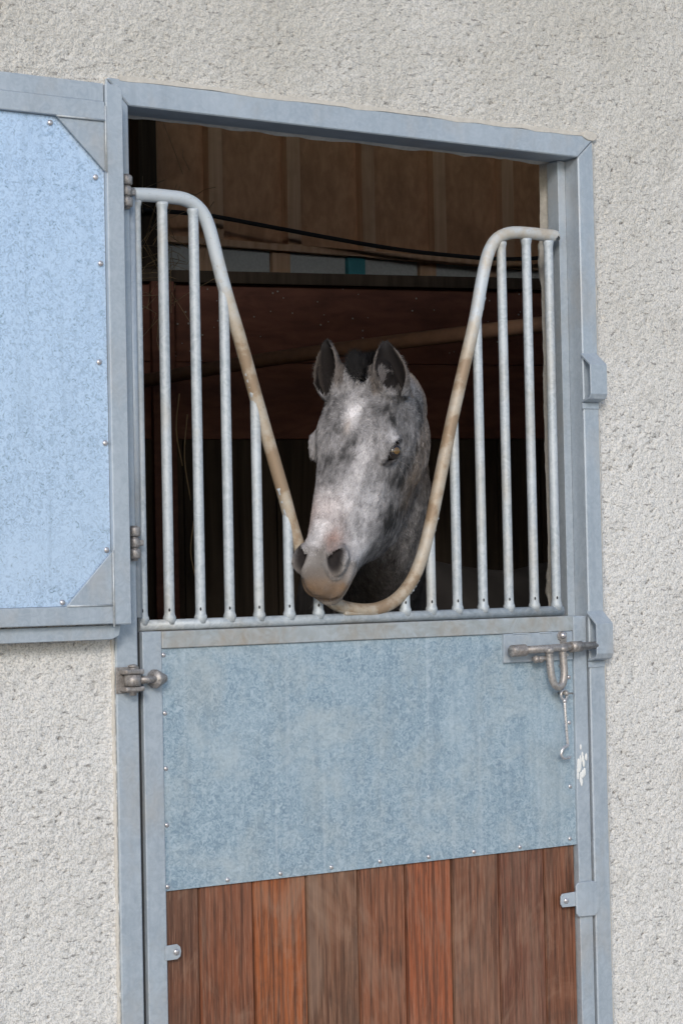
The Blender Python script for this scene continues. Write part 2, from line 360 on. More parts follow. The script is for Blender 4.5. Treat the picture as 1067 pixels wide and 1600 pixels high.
# ------------------------------------------------------------------ lower door
dr = empty('stable_door', (.62, .02, 0), 'lower half of stable door, galvanised sheet above reddish brown boards', 'door')
MB().box(.060, .1035, 0, .042, .05, 1.356, .002).build('stile', M['frame'], dr)
MB().box(1.1605, 1.198, 0, .042, .05, 1.3545, .002).build('stile', M['frame'], dr)
m = MB(); m.box(.104, 1.160, 0, .042, 1.321, 1.3555, .002); m.build('top_rail', galv('weathered_top_rail_steel', (.36, .39, .40, 1), (.30, .31, .30, 1), (.44, .48, .51, 1), .25, .5, 30, (.38, .27, .16, 1), .75, .6), dr)
MB().box(.104, 1.160, 0, .042, .05, .10, .002).build('bottom_rail', M['frame'], dr)
MB().box(.104, 1.160, .006, .009, .835, 1.3205, .0005).build('sheet_panel', M['door_sheet'], dr)
def boards():
    X = [.104, .184, .311, .440, .568, .690, .813, .941, 1.070, 1.160]
    cols = [(.13, .057, .033), (.20, .070, .034), (.30, .088, .028), (.17, .085, .050), (.22, .085, .044), (.28, .082, .034), (.19, .080, .045), (.16, .060, .035), (.16, .067, .038)]
    grey = [.35, .3, .05, .95, .5, .1, .8, .6, .8]
    me = bpy.data.meshes.new('planks'); bm = bmesh.new(); c = []; sdd = []; gr = []
    for i in range(9):
        t = bmesh.new(); bmesh.ops.create_cube(t, size=1); x0, x1 = X[i]+.0017, X[i+1]-.0017; yy = .012+.0008*((i*7) % 3)
        for v in t.verts: v.co = Vector(((x0+x1)/2+v.co.x*(x1-x0), yy+.011+v.co.y*.022, (.102+.850)/2+v.co.z*.748))
        bmesh.ops.bevel(t, geom=t.edges[:], offset=.0022, segments=2, affect='EDGES')
        tm = bpy.data.meshes.new('t'); t.to_mesh(tm); n0 = len(bm.verts); bm.from_mesh(tm); k = len(bm.verts)-n0
        c += [(*cols[i], 1)]*k; sdd += [i*2.37]*k; gr += [grey[i]]*k; t.free(); bpy.data.meshes.remove(tm)
    bm.to_mesh(me); bm.free(); set_attr(me, 'board_col', c, 'FLOAT_COLOR'); set_attr(me, 'seed', sdd); set_attr(me, 'grey', gr)
    link('planks', me, M['boards'], dr)
    MB().box(.1045, 1.1595, .036, .040, .101, .86, 0).build('backing_board', M['dark'], dr)
boards()
def rivet(x, z, y, par, r=.0050):
    MB().ball((x, y, z), r, (1, .5, 1), 10, 6).build('rivet', M['screw'], par)
for x, z in [(.110, 1.308), (.111, 1.191), (.111, 1.08), (.111, .967), (.110, .844), (.248, .844), (.374, .845), (.499, .846), (.622, .847), (.749, .845), (.871, .845), (.998, .844), (1.141, .850), (1.145, .968), (1.147, 1.113), (1.149, 1.216)]:
    rivet(x, z, .0055, dr)
m = MB(); m.box(.090, .1035, -.018, -.0005, 1.252, 1.272, .001)   # hinge pin and its nut
m = MB(); m.tube([(.040, -.024, 1.262), (.082, -.020, 1.262)], .0075, 14); m.build('hinge_pin', M['iron'], dr)
m = MB(); m.tube([(.070, -.018, 1.262), (.076, -.016, 1.262), (.080, -.014, 1.262), (.092, -.013, 1.262), (.101, -.013, 1.262), (.105, -.013, 1.262)], [.006, .019, .020, .014, .0095, .007], 10)
o = m.build('hinge_nut', M['iron'], dr)
# sliding bolt
m = MB(); m.box(.960, 1.155, -.0025, .0055, 1.2565, 1.3205, .0008); m.box(.985, 1.030, -.004, -.0005, 1.3185, 1.3215, .0008); m.box(1.060, 1.095, -.004, -.0005, 1.3185, 1.3215, .0008)
plate = m.build('bolt_plate', M['frame'], dr)
bolt = MB().tube([(.962, -.028, 1.2835), (1.203, -.028, 1.2875)], .0088, 18).build('bolt', M['iron'], dr)
m = MB(); m.tube([(.998, -.028, 1.284), (.962, -.028, 1.2835), (.9595, -.028, 1.2835), (.9602, -.028, 1.2835), (.975, -.028, 1.2835)], [.0135, .0135, .012, .0095, .008], 20, False); m.build('bolt_sleeve', M['iron'], bolt)
U = catmull([(1.066, -.028, 1.279), (1.067, -.029, 1.255), (1.069, -.031, 1.225), (1.076, -.032, 1.205), (1.088, -.033, 1.198), (1.100, -.032, 1.206), (1.106, -.031, 1.228), (1.106, -.029, 1.255), (1.105, -.028, 1.280)], 5)
m = MB(); m.tube(U, .0086, 14); m.ball((1.066, -.028, 1.281), .0125, (1, 1, .8)); m.ball((1.105, -.028, 1.283), .0125, (1, 1, .8)); m.build('bolt_handle', M['iron'], bolt)
m = MB(); m.tube([(1.036, -.022, 1.262), (1.062, -.022, 1.264)], .006, 10); m.ball((1.036, -.02, 1.262), .009); m.ball((1.048, -.02, 1.261), .008); m.box(1.036, 1.048, -.02, -.002, 1.257, 1.267, .001); m.build('bolt_rest', M['iron'], dr)
m = MB(); m.prism([(1.118, 1.262), (1.134, 1.262), (1.136, 1.318), (1.116, 1.322), (1.110, 1.314), (1.112, 1.304), (1.118, 1.300)], 'y', -.006, -.003, .0006)
m.tube([(1.128, -.028, 1.2862), (1.158, -.028, 1.2867)], .0125, 18); m.box(1.130, 1.156, -.028, -.003, 1.2765, 1.2965, .001); m.build('bolt_guide', M['iron'], dr)
for x, z in ((1.124, 1.312), (1.130, 1.268), (1.126, 1.243)):
    m = MB(); m.ball((x, -.008 if z > 1.25 else .004, z), .0075 if z > 1.3 else .006, (1, .8, 1)); m.tube([(x, .004, z), (x, -.013 if z > 1.25 else .002, z)], .0042, 8); m.build('bolt_screw', M['screw'], dr)
# cabin hook
h = catmull([(1.120, -.012, 1.166), (1.121, -.014, 1.12), (1.124, -.014, 1.075), (1.124, -.014, 1.064), (1.110, -.016, 1.058), (1.104, -.016, 1.046), (1.109, -.016, 1.037), (1.118, -.014, 1.035), (1.134, -.010, 1.036)], 5)
m = MB(); m.tube(h, .0034, 10); th = np.linspace(0, 2*PI, 20); m.tube([(1.119+.0085*math.cos(t), -.012, 1.178+.011*math.sin(t)) for t in th], .0034, 8); m.ball((1.120, -.012, 1.164), .0052, (1, 1, 1.2)); m.build('cabin_hook', M['screw'], dr)
m = MB(); m.tube([(1.119, .004, 1.182), (1.119, -.020, 1.182)], .004, 8); m.ball((1.119, -.020, 1.182), .0062); m.tube([(1.122, -.014, 1.181), (1.146, -.010, 1.180)], .0022, 8); m.build('hook_eye', M['iron'], dr)
# board clips
m = MB(); m.prism([(.098, .699), (.124, .699), (.131, .704), (.133, .714), (.131, .723), (.124, .729), (.098, .728)], 'y', -.004, -.0006, .0006); t_ = m.build('board_clip', M['frame'], dr); rivet(.121, .714, -.006, t_, .0065)
m = MB(); m.prism([(1.108, .699), (1.168, .697), (1.168, .731), (1.108, .729), (1.103, .722), (1.103, .706)], 'y', -.004, -.0006, .0006); t_ = m.build('board_clip', M['frame'], dr); rivet(1.117, .713, -.006, t_, .0065)
m = MB(); m.prism([(1.150, .674), (1.196, .672), (1.207, .680), (1.2115, .695), (1.2115, .728), (1.206, .743), (1.193, .751), (1.150, .751), (1.144, .744), (1.144, .681)], 'y', -.0095, -.0044, .001); m.build('cover_plate', M['frame'], dr)
# white paint drip on the right stile
pm = flat('white_bird_lime', (.72, .72, .70, 1), .7, 0, .3, .1)
m = MB(); rr = np.random.default_rng(5)
for i in range(26):
    z = 1.02+rr.normal()*.022; x = 1.172+rr.normal()*.007
    m.ball((min(max(x, 1.164), 1.190), -.0004, z), .0035+.003*rr.random(), (.7, .12, 1.6), 8, 5)
m.build('dropping_stain', pm, dr)

# ------------------------------------------------------------------ grille
gl = empty('stable_grille', (.6, .03, 1.36), 'V shaped galvanised bar grille standing on the lower stable door', 'grille')
RP = [(.072, 2.239), (.110, 2.241), (.151, 2.241), (.193, 2.238), (.225, 2.221), (.245, 2.188), (.265, 2.118), (.282, 2.057), (.320, 1.940), (.351, 1.836), (.380, 1.742), (.414, 1.634), (.431, 1.575), (.448, 1.525), (.471, 1.473), (.501, 1.426), (.543, 1.397), (.594, 1.385), (.645, 1.386), (.695, 1.405), (.736, 1.444), (.765, 1.497), (.789, 1.566), (.813, 1.651), (.836, 1.736), (.865, 1.836), (.896, 1.937), (.923, 2.024), (.946, 2.118), (.966, 2.180), (.993, 2.214), (1.034, 2.229), (1.089, 2.231), (1.150, 2.230), (1.156, 2.228)]
rail = catmull([(x, .03, z) for x, z in RP], 5)
m = MB(); m.tube(rail, .0143, 20); ro = m.build('curved_rail', M['rail'], gl)
co = np.array([v.co[:] for v in ro.data.vertices]); w = sstep(2.22, 1.85, co[:, 2]); w = np.maximum(w*.85, sstep(.9, 1.0, co[:, 0])*.35)*(.8+.5*fbm(co, 12, 3)); set_attr(ro.data, 'wear', np.clip(w, 0, 1))
m = MB(); m.tube([(.066, .03, 1.3675), (.3, .03, 1.3672), (1.152, .03, 1.3675)], .0112, 16); bo = m.build('bottom_rail', M['tube'], gl)
def bar(x, zt, r=.0108, par=gl, slope=False):
    m = MB(); zs = np.concatenate([[1.368, 1.381, 1.3835, 1.388, 1.394], np.linspace(1.41, zt-.02, 12), [zt-.012, zt-.006, zt]])
    rads = np.full(len(zs), r); rads[:5] = (r*1.1, r*1.25, r*1.2, r*1.04, r); rads[-3:] = (r, r*.86, r*.5) if slope else (r*1.02, r*1.18, r*1.2)
    m.tube([(x, .03, z) for z in zs], rads, 14, cap=True); o = m.build('bar', M['tube'], par)
    if slope:
        k = int(np.argmin([abs(p[0]-x)+abs(p[2]-zt) for p in rail])); q = [rail[i] for i in range(max(k-3, 0), min(k+4, len(rail)))]; sd_ = -1 if x < .595 else 1
        wm = MB(); rw = np.random.default_rng(int(x*1000)); C = np.array(q)+np.array([sd_*.0075, -.004, -.007]); wm.tube(catmull(C, 3), .0042*(1+.25*rw.standard_normal(len(q)*3-2)), 8); wm.build('weld_bead', M['tube'], o)
    MB().ball((x-.0045, .0208, 1.3975), .0026, (1, .5, 1.5), 8, 5).build('drain_hole', M['dark'], o)
    return o
def rail_z(x, side):
    pts = [p for p in rail if (p[0] < .595) == (side < 0)]
    k = min(pts, key=lambda p: abs(p[0]-x)); return k[2]
for x in (.077, .138, .210): bar(x, rail_z(x, -1)-.013)
for x in (.2785, .349, .4225, .4945): bar(x, rail_z(x, -1)+.008, slope=True)
for x in (.7175, .7875, .858, .9285): bar(x, rail_z(x, 1)+.008, slope=True)
for x in (1.001, 1.073, 1.137): bar(x, rail_z(x, 1)-.013)
m = MB(); m.box(.555, .640, .018, .042, 1.374, 1.384, .003); m.build('weld_plate', M['rail'], gl)
set_attr(m_ := gl.children[-1].data, 'wear', np.full(len(m_.vertices), .5))
m = MB(); m.tube([(.0565, .012, 1.385), (.0565, .012, 2.23)], .0095, 12); m.build('hinge_post', M['frame'], gl)
def knuckle(x, z):
    m = MB()
    for dz, r in ((.022, .0125), (0, .0110), (-.022, .0125)): m.tube([(x, -.012, z+dz-.0095), (x, -.012, z+dz-.0065), (x, -.012, z+dz+.0065), (x, -.012, z+dz+.0095)], [r*.85, r, r, r*.85], 16)
    m.tube([(x, -.012, z-.036), (x, -.012, z+.034)], .007, 12); m.box(x-.004, x+.022, -.012, .012, z-.006, z+.006, .002)
    m.build('hinge_knuckle', M['iron'], gl)
knuckle(.036, 2.236); knuckle(.040, 1.534)

# ------------------------------------------------------------------ open upper shutter, folded back on the wall
sh = empty('upper_door_leaf', (-.5, -.05, 1.3), 'open upper door leaf of pale blue galvanised sheet folded back against wall', 'door')
YF, YB = -.062, -.030
MB().prism([(-.031, 1.374), (.006, 1.374), (.006, 2.425), (-.004, 2.435), (-.031, 2.435)], 'y', YF, YB, .002).build('stile', M['frame'], sh)
MB().box(-1.16, -1.12, YF, YB, 1.374, 2.435, .002).build('stile', M['frame'], sh)
MB().box(-1.119, -.0325, YF+.001, YB, 2.362, 2.399, .002).build('rail', M['frame'], sh)
MB().box(-1.119, -.0325, YF+.001, YB, 1.376, 1.412, .002).build('rail', M['frame'], sh)
m = MB(); m.box(-1.15, -.0325, YF+.007, YB+.005, 2.4, 2.436, .001); m.build('flange', M['frame'], sh)
m = MB(); m.prism([(-1.15, 1.345), (-.028, 1.345), (-.012, 1.352), (-.008, 1.373), (-1.15, 1.373)], 'y', YB-.012, YB+.008, .001); m.build('flange', M['frame'], sh)
MB().box(-1.119, -.032, YF+.012, YF+.015, 1.4125, 2.3615, .0004).build('sheet_panel', M['shutter_sheet'], sh)
MB().prism([(-.137, 2.3625), (-.0325, 2.3625), (-.0325, 2.262)], 'y', YF+.003, YF+.009, .001).build('corner_gusset', M['frame'], sh)
MB().prism([(-.132, 1.4115), (-.0325, 1.4115), (-.0325, 1.516)], 'y', YF+.003, YF+.009, .001).build('corner_gusset', M['frame'], sh)
for a, b_ in (((-.137, YF, 2.361), (-.0345, YF, 2.3615)), ((-.0325, YF, 2.26), (-.0322, YF, 2.39)), ((-.132, YF, 1.413), (-.0345, YF, 1.4125)), ((-.0325, YF, 1.37), (-.0322, YF, 1.52))):
    MB().tube([a, b_], .0022, 8).build('weld_seam', M['tube'], sh)
for x, z in [(-.146, 2.348), (-.051, 2.250), (-.043, 2.081), (-.050, 1.887), (-.040, 1.729), (-.041, 1.520), (-.137, 1.420)]: rivet(x, z, YF+.010, sh, .0058)
# ------------------------------------------------------------------ interior
M['ply'] = plank('old_plywood', (.46, .265, .155, 1), (.60, .355, .215, 1), (1, 1, .5), .85)
M['batten'] = plank('softwood_batten', (.52, .33, .21, 1), (.66, .45, .30, 1))
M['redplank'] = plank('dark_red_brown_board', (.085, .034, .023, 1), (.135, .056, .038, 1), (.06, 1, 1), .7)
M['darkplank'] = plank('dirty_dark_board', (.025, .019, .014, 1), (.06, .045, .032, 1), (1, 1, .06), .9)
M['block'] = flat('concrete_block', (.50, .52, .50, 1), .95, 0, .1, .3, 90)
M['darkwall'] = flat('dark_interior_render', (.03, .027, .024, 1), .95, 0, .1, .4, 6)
M['pole'] = flat('dusty_brown_pipe', (.15, .085, .055, 1), .7, 0, .3, .4, 30)
bw = empty('board_wall', (2.6, 3.2, 0), 'brown boarded back wall with upright battens above the dark partition', 'wall')
MB().box(-1.6, 4.1, 3.24, 3.30, 2.741, 3.85, 0).build('board_panel', M['ply'], bw)
for i in range(-3, 8):
    x = 2.09+.35*i; MB().box(x-.062, x, 3.195, 3.239, 2.741, 3.84, .002).build('batten', M['batten'], bw)
MB().box(-1.6, 4.1, 3.19, 3.26, 2.715, 2.7405, .002).build('sill_rail', M['batten'], bw)
MB().box(1.68, 1.755, 3.10, 3.194, 2.2, 3.84, .002).build('dark_post', M['darkplank'], bw)
bk = empty('block_wall', (2.6, 3.3, 0), 'strip of grey concrete blocks showing between brown boards and partition', 'wall')
for i in range(-8, 4):
    MB().box(2.395+.35*i+.005, 2.395+.35*i+.262, 3.22, 3.36, 2.50, 2.7145, .003).build('concrete_block', M['block'], bk)
    if i != 1: MB().box(2.395+.35*i-.078, 2.395+.35*i+.003, 3.215, 3.36, 2.50, 2.714, .002).build('timber_packer', M['batten'], bk)
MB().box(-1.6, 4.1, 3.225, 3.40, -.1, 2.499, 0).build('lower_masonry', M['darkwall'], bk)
MB().box(2.395+.35-.078, 2.395+.35+.002, 3.21, 3.36, 2.50, 2.7143, .003).build('timber_packer', flat('blue_green_painted_wood', (.06, .28, .32, 1)), bk)['label'] = 'blue green painted timber packer'
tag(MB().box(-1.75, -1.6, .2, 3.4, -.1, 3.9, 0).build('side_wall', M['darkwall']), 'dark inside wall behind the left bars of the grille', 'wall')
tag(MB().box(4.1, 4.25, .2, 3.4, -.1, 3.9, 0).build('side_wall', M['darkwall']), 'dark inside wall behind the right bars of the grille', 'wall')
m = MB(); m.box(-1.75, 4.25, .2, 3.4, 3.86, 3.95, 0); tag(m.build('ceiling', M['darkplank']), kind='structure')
# partition, turned a little
pt = empty('partition', (1.1, 2.12, 0), 'dark red brown plank partition with steel top beam behind the horse', 'partition')
ang = math.atan2(1.925-2.226, 2.356-1.274)
def rotp(o):
    c, s_ = math.cos(ang), math.sin(ang)
    for v in o.data.vertices:
        x, y = v.co.x, v.co.y; v.co.x = 1.274+x*c-y*s_; v.co.y = 2.226+x*s_+y*c
    return o
rotp(MB().box(-.07, 2.7, -.03, .03, 2.405, 2.445, .003).build('top_beam', M['darkplank'], pt))
rotp(MB().box(-.07, 2.7, -.012, .02, 2.150, 2.4045, .003).build('plank', M['redplank'], pt))
rotp(MB().box(-.07, 2.7, -.012, .02, 1.90, 2.1485, .003).build('plank', M['redplank'], pt))
m = MB()
for i in range(18): m.box(-.07+i*.155, -.07+i*.155+.152, -.010+.002*(i % 3), .02, -.05, 1.8985, .003)
rotp(m.build('lower_boarding', M['darkplank'], pt))
rotp(MB().box(-.02, .055, -.05, -.013, -.05, 2.404, .003).build('post', M['redplank'], pt))
m = MB(); rr = np.random.default_rng(11)
for i in range(90): m.ball((rr.random()*1.6, -.014, 2.15+rr.random()*.27), .0016+.002*rr.random(), (1, .3, 1), 6, 4)
rotp(m.build('dust_specks', flat('pale_dust', (.3, .29, .27, 1)), pt))
m = MB(); m.tube(catmull([(1.165, 2.19, 2.075), (1.24, 1.52, 2.085), (1.35, .95, 2.088), (1.46, .49, 2.088), (1.50, .21, 2.088)], 8), .021, 14)
tag(m.build('pole', M['pole']), 'dusty brown round pole running across the dark stable above the ears', 'pole')
cb = catmull([(1.60, 3.05, 2.80), (1.95, 3.12, 2.815), (2.2, 3.12, 2.795), (2.5, 3.12, 2.768), (2.8, 3.12, 2.745), (3.1, 3.12, 2.735), (3.45, 3.12, 2.742), (3.9, 3.12, 2.80)], 6)
tag(MB().tube(cb, .0085, 8).build('cable', M['dark']), 'slack black cable hanging across the brown boarded wall', 'cable')
straw = flat('pale_straw', (.26, .18, .10, 1), .9)
# cobwebby hay wisps
rr = np.random.default_rng(21); m = MB()
for i in range(60):
    c = np.array([.62+rr.normal()*.05, .95, 2.32+rr.normal()*.10]); a = rr.normal(size=3)*.045; a[2] -= .02; bnd = rr.normal(size=3)*.03
    m.tube([c, c+a+bnd*.6, c+2*a], .0009, 4, False)
tag(m.build('hay_wisps', flat('dusty_hay', (.30, .22, .13, 1), .9)), 'wisps of dusty hay caught behind the left bars', 'hay', kind='stuff')
for (x, z0, z1, w) in ((1.02, 1.78, 1.99, 'uppermost'), (1.045, 1.68, 1.93, 'middle'), (1.06, 1.44, 1.62, 'lowest')):
    tag(MB().tube(catmull([(x, 1.6, z1), (x-.012, 1.6, (z0+z1)/2), (x+.006, 1.6, z0)], 4), .0020, 5).build('straw_stalk', straw), w+' thin pale straw stalk hanging in the dark behind the left bars', 'straw', 'straw stalks in the dark')

# ------------------------------------------------------------------ horse
# ------------------------------------------------------------------ horse
HS = 0.985
HM = np.array([[0.4663, -0.7899, -0.3983], [-0.8809, -0.4557, -0.1276], [-0.0807, 0.4104, -0.9083]])   # columns: horse's left, face front, towards the nose
HP = np.array([0.6190, 0.0137, 1.9010])
SX = np.array([1.10, 1, 1])
def h2w(P): return HP+HS*((np.asarray(P)*SX)@HM.T)
def w2h(P): return ((np.asarray(P)-HP)@HM)/HS/SX
def ring(n, ft, D, wt, wm, wl, k=5):
    pts = [(0, ft), (wt*.72, ft-.004), (wt, ft-.022), (wm, ft-.45*D), (wl, ft-.80*D), (wl*.62, ft-.97*D), (0, ft-D)]
    full = pts+[(-a, b) for a, b in pts[-2:0:-1]]; P = np.array([(a, b, n) for a, b in full]); m = len(P); out = []
    for i in range(m):
        a, b, c, d = P[i-1], P[i], P[(i+1) % m], P[(i+2) % m]
        for j in range(k):
            t = j/k; out.append(.5*((2*b)+(-a+c)*t+(2*a-5*b+4*c-d)*t*t+(-a+3*b-3*c+d)*t**3))
    return np.array(out)
def loft(m, rings):
    k = len(rings[0]); V = np.concatenate(rings); F = [(i*k+j, i*k+(j+1) % k, (i+1)*k+(j+1) % k, (i+1)*k+j) for i in range(len(rings)-1) for j in range(k)]
    F += [tuple(range(k))[::-1], tuple(range((len(rings)-1)*k, len(rings)*k))]; m.add(V, F)
def interp_stations(st, n):
    A = np.array(st, float); B = catmull([tuple(r) for r in A], n) if False else None
    P = [2*A[0]-A[1]]+list(A)+[2*A[-1]-A[-2]]; out = []
    for i in range(1, len(P)-2):
        for j in range(n):
            t = j/n; a, b, c, d = P[i-1:i+3]; out.append(.5*((2*b)+(-a+c)*t+(2*a-5*b+4*c-d)*t*t+(-a+3*b-3*c+d)*t**3))
    out.append(P[-2]); return out
def head_shape(m):
    st = [(-.056, -.066, .11, .020, .038, .036), (-.034, -.034, .17, .040, .056, .050), (.00, -.004, .215, .062, .076, .062), (.05, .006, .238, .080, .093, .066),
          (.10, .008, .255, .083, .094, .066), (.15, .007, .272, .082, .095, .066), (.20, .004, .276, .070, .089, .064), (.25, .001, .268, .058, .081, .060),
          (.30, -.001, .250, .052, .076, .055), (.35, -.002, .215, .046, .066, .046), (.40, -.004, .154, .042, .055, .039), (.435, -.008, .124, .044, .056, .040),
          (.465, -.016, .106, .043, .055, .038), (.487, -.026, .088, .038, .048, .035), (.503, -.038, .068, .030, .039, .029), (.513, -.052, .040, .015, .022, .017)]
    loft(m, [h2w(ring(*s)) for s in interp_stations(st, 3)])
    def ell(c, r, tilt=0.0):
        t = MB(); t.ball((0, 0, 0), 1, (1, 1, 1), 24, 16); V = np.array(t.v)*np.array(r); cs, sn = math.cos(tilt), math.sin(tilt)
        V = np.stack([V[:, 0], V[:, 1]*cs-V[:, 2]*sn, V[:, 1]*sn+V[:, 2]*cs], 1); m.add(h2w(V+np.array(c)), t.f)
    for s in (1, -1):
        ell((s*.073, -.030, .166), (.025, .022, .046))       # orbit
        ell((s*.070, -.040, .178), (.027, .026, .034))
        ell((s*.060, -.130, .120), (.036, .095, .105))       # cheek
        ell((s*.060, -.062, .235), (.014, .014, .070), .10)  # facial crest
        ell((s*.036, -.026, .442), (.024, .024, .036))       # nostril wing
        ell((s*.030, -.002, .02), (.030, .022, .045))        # temple
    ell((0, -.099, .488), (.028, .023, .030))                # chin and lower lip
    ell((0, -.060, .485), (.038, .030, .026))                # upper lip
EB = {1: (.078, -.014, .064), -1: (-.068, -.018, .064)}
def ear_shape(m, s):
    """a cupped ear: tapering U-section shell; s=+1 the horse's left"""
    H = .144; up = np.array([(-.36 if s > 0 else -.32), .22, -1.0]); up /= np.linalg.norm(up); fwd = np.array([s*.42, 1.0, 0]); fwd -= up*(fwd@up); fwd /= np.linalg.norm(fwd); side = np.cross(up, fwd)
    base = np.array(EB[s]); nh, na = 22, 15; O = []; I = []
    for i in range(nh):
        h = i/(nh-1); w = np.interp(h, [0, .12, .3, .5, .7, .85, .95, 1], [.020, .028, .033, .032, .024, .0150, .008, .003]); half = np.interp(h, [0, .15, .4, 1], [165, 140, 112, 95])*PI/180
        c = base+up*(h*H)+fwd*(.010*math.sin(h*PI)-.004*h)+side*(-s*.004*math.sin(h*PI)); th = np.interp(h, [0, .7, 1], [.0066, .0060, .0056])
        for j in range(na):
            a = (j/(na-1)*2-1)*half; dr_ = -fwd*math.cos(a)*.82+side*math.sin(a); O.append(c+dr_*(w+th/2)); I.append(c+dr_*max(w-th/2, .0005))
    V = np.array(O+I); n = nh*na; F = []
    for i in range(nh-1):
        for j in range(na-1):
            q = (i*na+j, i*na+j+1, (i+1)*na+j+1, (i+1)*na+j); F.append(q); F.append(tuple(k+n for k in q[::-1]))
        for j in (0, na-1):
            q = (i*na+j, (i+1)*na+j, (i+1)*na+j+n, i*na+j+n); F.append(q if j == 0 else q[::-1])
    for i in (0, nh-1):
        for j in range(na-1):
            q = (i*na+j, i*na+j+n, i*na+j+1+n, i*na+j+1); F.append(q if i == 0 else q[::-1])
    m.add(h2w(V), F)
def ering(c, T, ru, rs, up=(0, 0, 1), n=28, egg=.12):
    T = np.array(T, float); T /= np.linalg.norm(T); u = np.array(up, float); u -= T*(u@T); u /= np.linalg.norm(u); s = np.cross(T, u)
    return np.array([np.array(c)+u*(ru*math.cos(t))+s*(rs*math.sin(t)*(1-egg*math.cos(t))) for t in np.linspace(0, 2*PI, n, endpoint=False)])
def path_loft(m, st, k=3, up=(0, 0, 1)):
    A = interp_stations([s for s in st], k); C = np.array([a[:3] for a in A]); T = np.gradient(C, axis=0)
    loft(m, [ering(C[i], T[i], A[i][3], A[i][4], up) for i in range(len(A))])
def remesh(m, voxel, smooth, name):
    me = bpy.data.meshes.new(name); me.from_pydata(m.v, [], m.f)
    bm = bmesh.new(); bm.from_mesh(me); bmesh.ops.remove_doubles(bm, verts=bm.verts[:], dist=1e-6); bmesh.ops.recalc_face_normals(bm, faces=bm.faces[:]); bm.to_mesh(me); bm.free()
    o = bpy.data.objects.new('tmp', me); COL.objects.link(o)
    r = o.modifiers.new('r', 'REMESH'); r.mode = 'VOXEL'; r.voxel_size = voxel
    s = o.modifiers.new('s', 'SMOOTH'); s.iterations = smooth; s.factor = .5
    bpy.context.view_layer.update(); ev = o.evaluated_get(bpy.context.evaluated_depsgraph_get()); e = ev.to_mesh()
    V = np.empty(len(e.vertices)*3, np.float32); e.vertices.foreach_get('co', V); V = V.reshape(-1, 3).astype(float)
    F = np.empty(len(e.polygons)*4, np.int32); e.loops.foreach_get('vertex_index', F); F = F.reshape(-1, 4)
    ev.to_mesh_clear(); bpy.data.objects.remove(o); return V, F
def vnormals(V, F):
    fn = np.cross(V[F[:, 2]]-V[F[:, 0]], V[F[:, 3]]-V[F[:, 1]]); N = np.zeros_like(V)
    for k in range(4): np.add.at(N, F[:, k], fn)
    return N/(np.linalg.norm(N, axis=1)[:, None]+1e-12)
m = MB(); head_shape(m); ear_shape(m, 1); ear_shape(m, -1)
# neck: from behind the poll back, to the right and down to the shoulders
NK = [(.706, .085, 1.755, .078, .058), (.770, .162, 1.690, .142, .090), (.838, .29, 1.60, .205, .108), (.925, .49, 1.48, .235, .125), (1.05, .70, 1.38, .270, .175), (1.20, .86, 1.28, .30, .20)]
path_loft(m, NK)
VA, FA = remesh(m, .0032, 9, 'head')
m = MB()
path_loft(m, [(1.02, .72, 1.22, .16, .13), (1.08, .76, 1.22, .26, .19), (1.22, .82, 1.20, .31, .23), (1.45, .90, 1.17, .31, .26), (1.75, .99, 1.16, .30, .27), (2.02, 1.07, 1.20, .29, .26), (2.22, 1.13, 1.22, .25, .22), (2.36, 1.17, 1.22, .15, .13)])
fx, fy = .96, .28   # along the body
def leg(x, y, hind):
    def q(a, z, r, r2): return (x+a*fx, y+a*fy, z, r, r2)
    if hind: st = [q(0, 1.15, .17, .11), q(-.04, .90, .13, .085), q(.02, .72, .075, .055), q(.10, .53, .048, .042), q(.07, .40, .034, .032), q(.05, .22, .030, .028), q(.03, .13, .036, .033), q(-.01, .06, .030, .032), q(-.03, .035, .046, .046), q(-.04, -.045, .058, .055)]
    else: st = [q(0, 1.12, .13, .09), q(0, .88, .085, .065), q(.01, .66, .055, .048), q(-.005, .48, .045, .042), q(.01, .36, .030, .028), q(.01, .20, .028, .027), q(.0, .13, .034, .032), q(-.03, .06, .030, .032), q(-.04, .035, .046, .046), q(-.05, -.045, .058, .055)]
    path_loft(m, st, 3, (fx, fy, 0))
for sx in (-.13, .13):
    leg(1.20-fy*sx, .82+fx*sx, False); leg(2.12-fy*sx, 1.10+fx*sx, True)
VB, FB = remesh(m, .014, 4, 'body')
L = w2h(VA); N = vnormals(VA, FA); NL = N@HM
isear = (L[:, 2] < .012) & (np.abs(L[:, 0]) > .014) & (L[:, 1] > -.075) & (L[:, 2] > -.2) & (np.linalg.norm(L-np.array([0, -.06, .03]), axis=1) > .075) & (L[:, 1] > -.055-.25*np.abs(L[:, 2]))
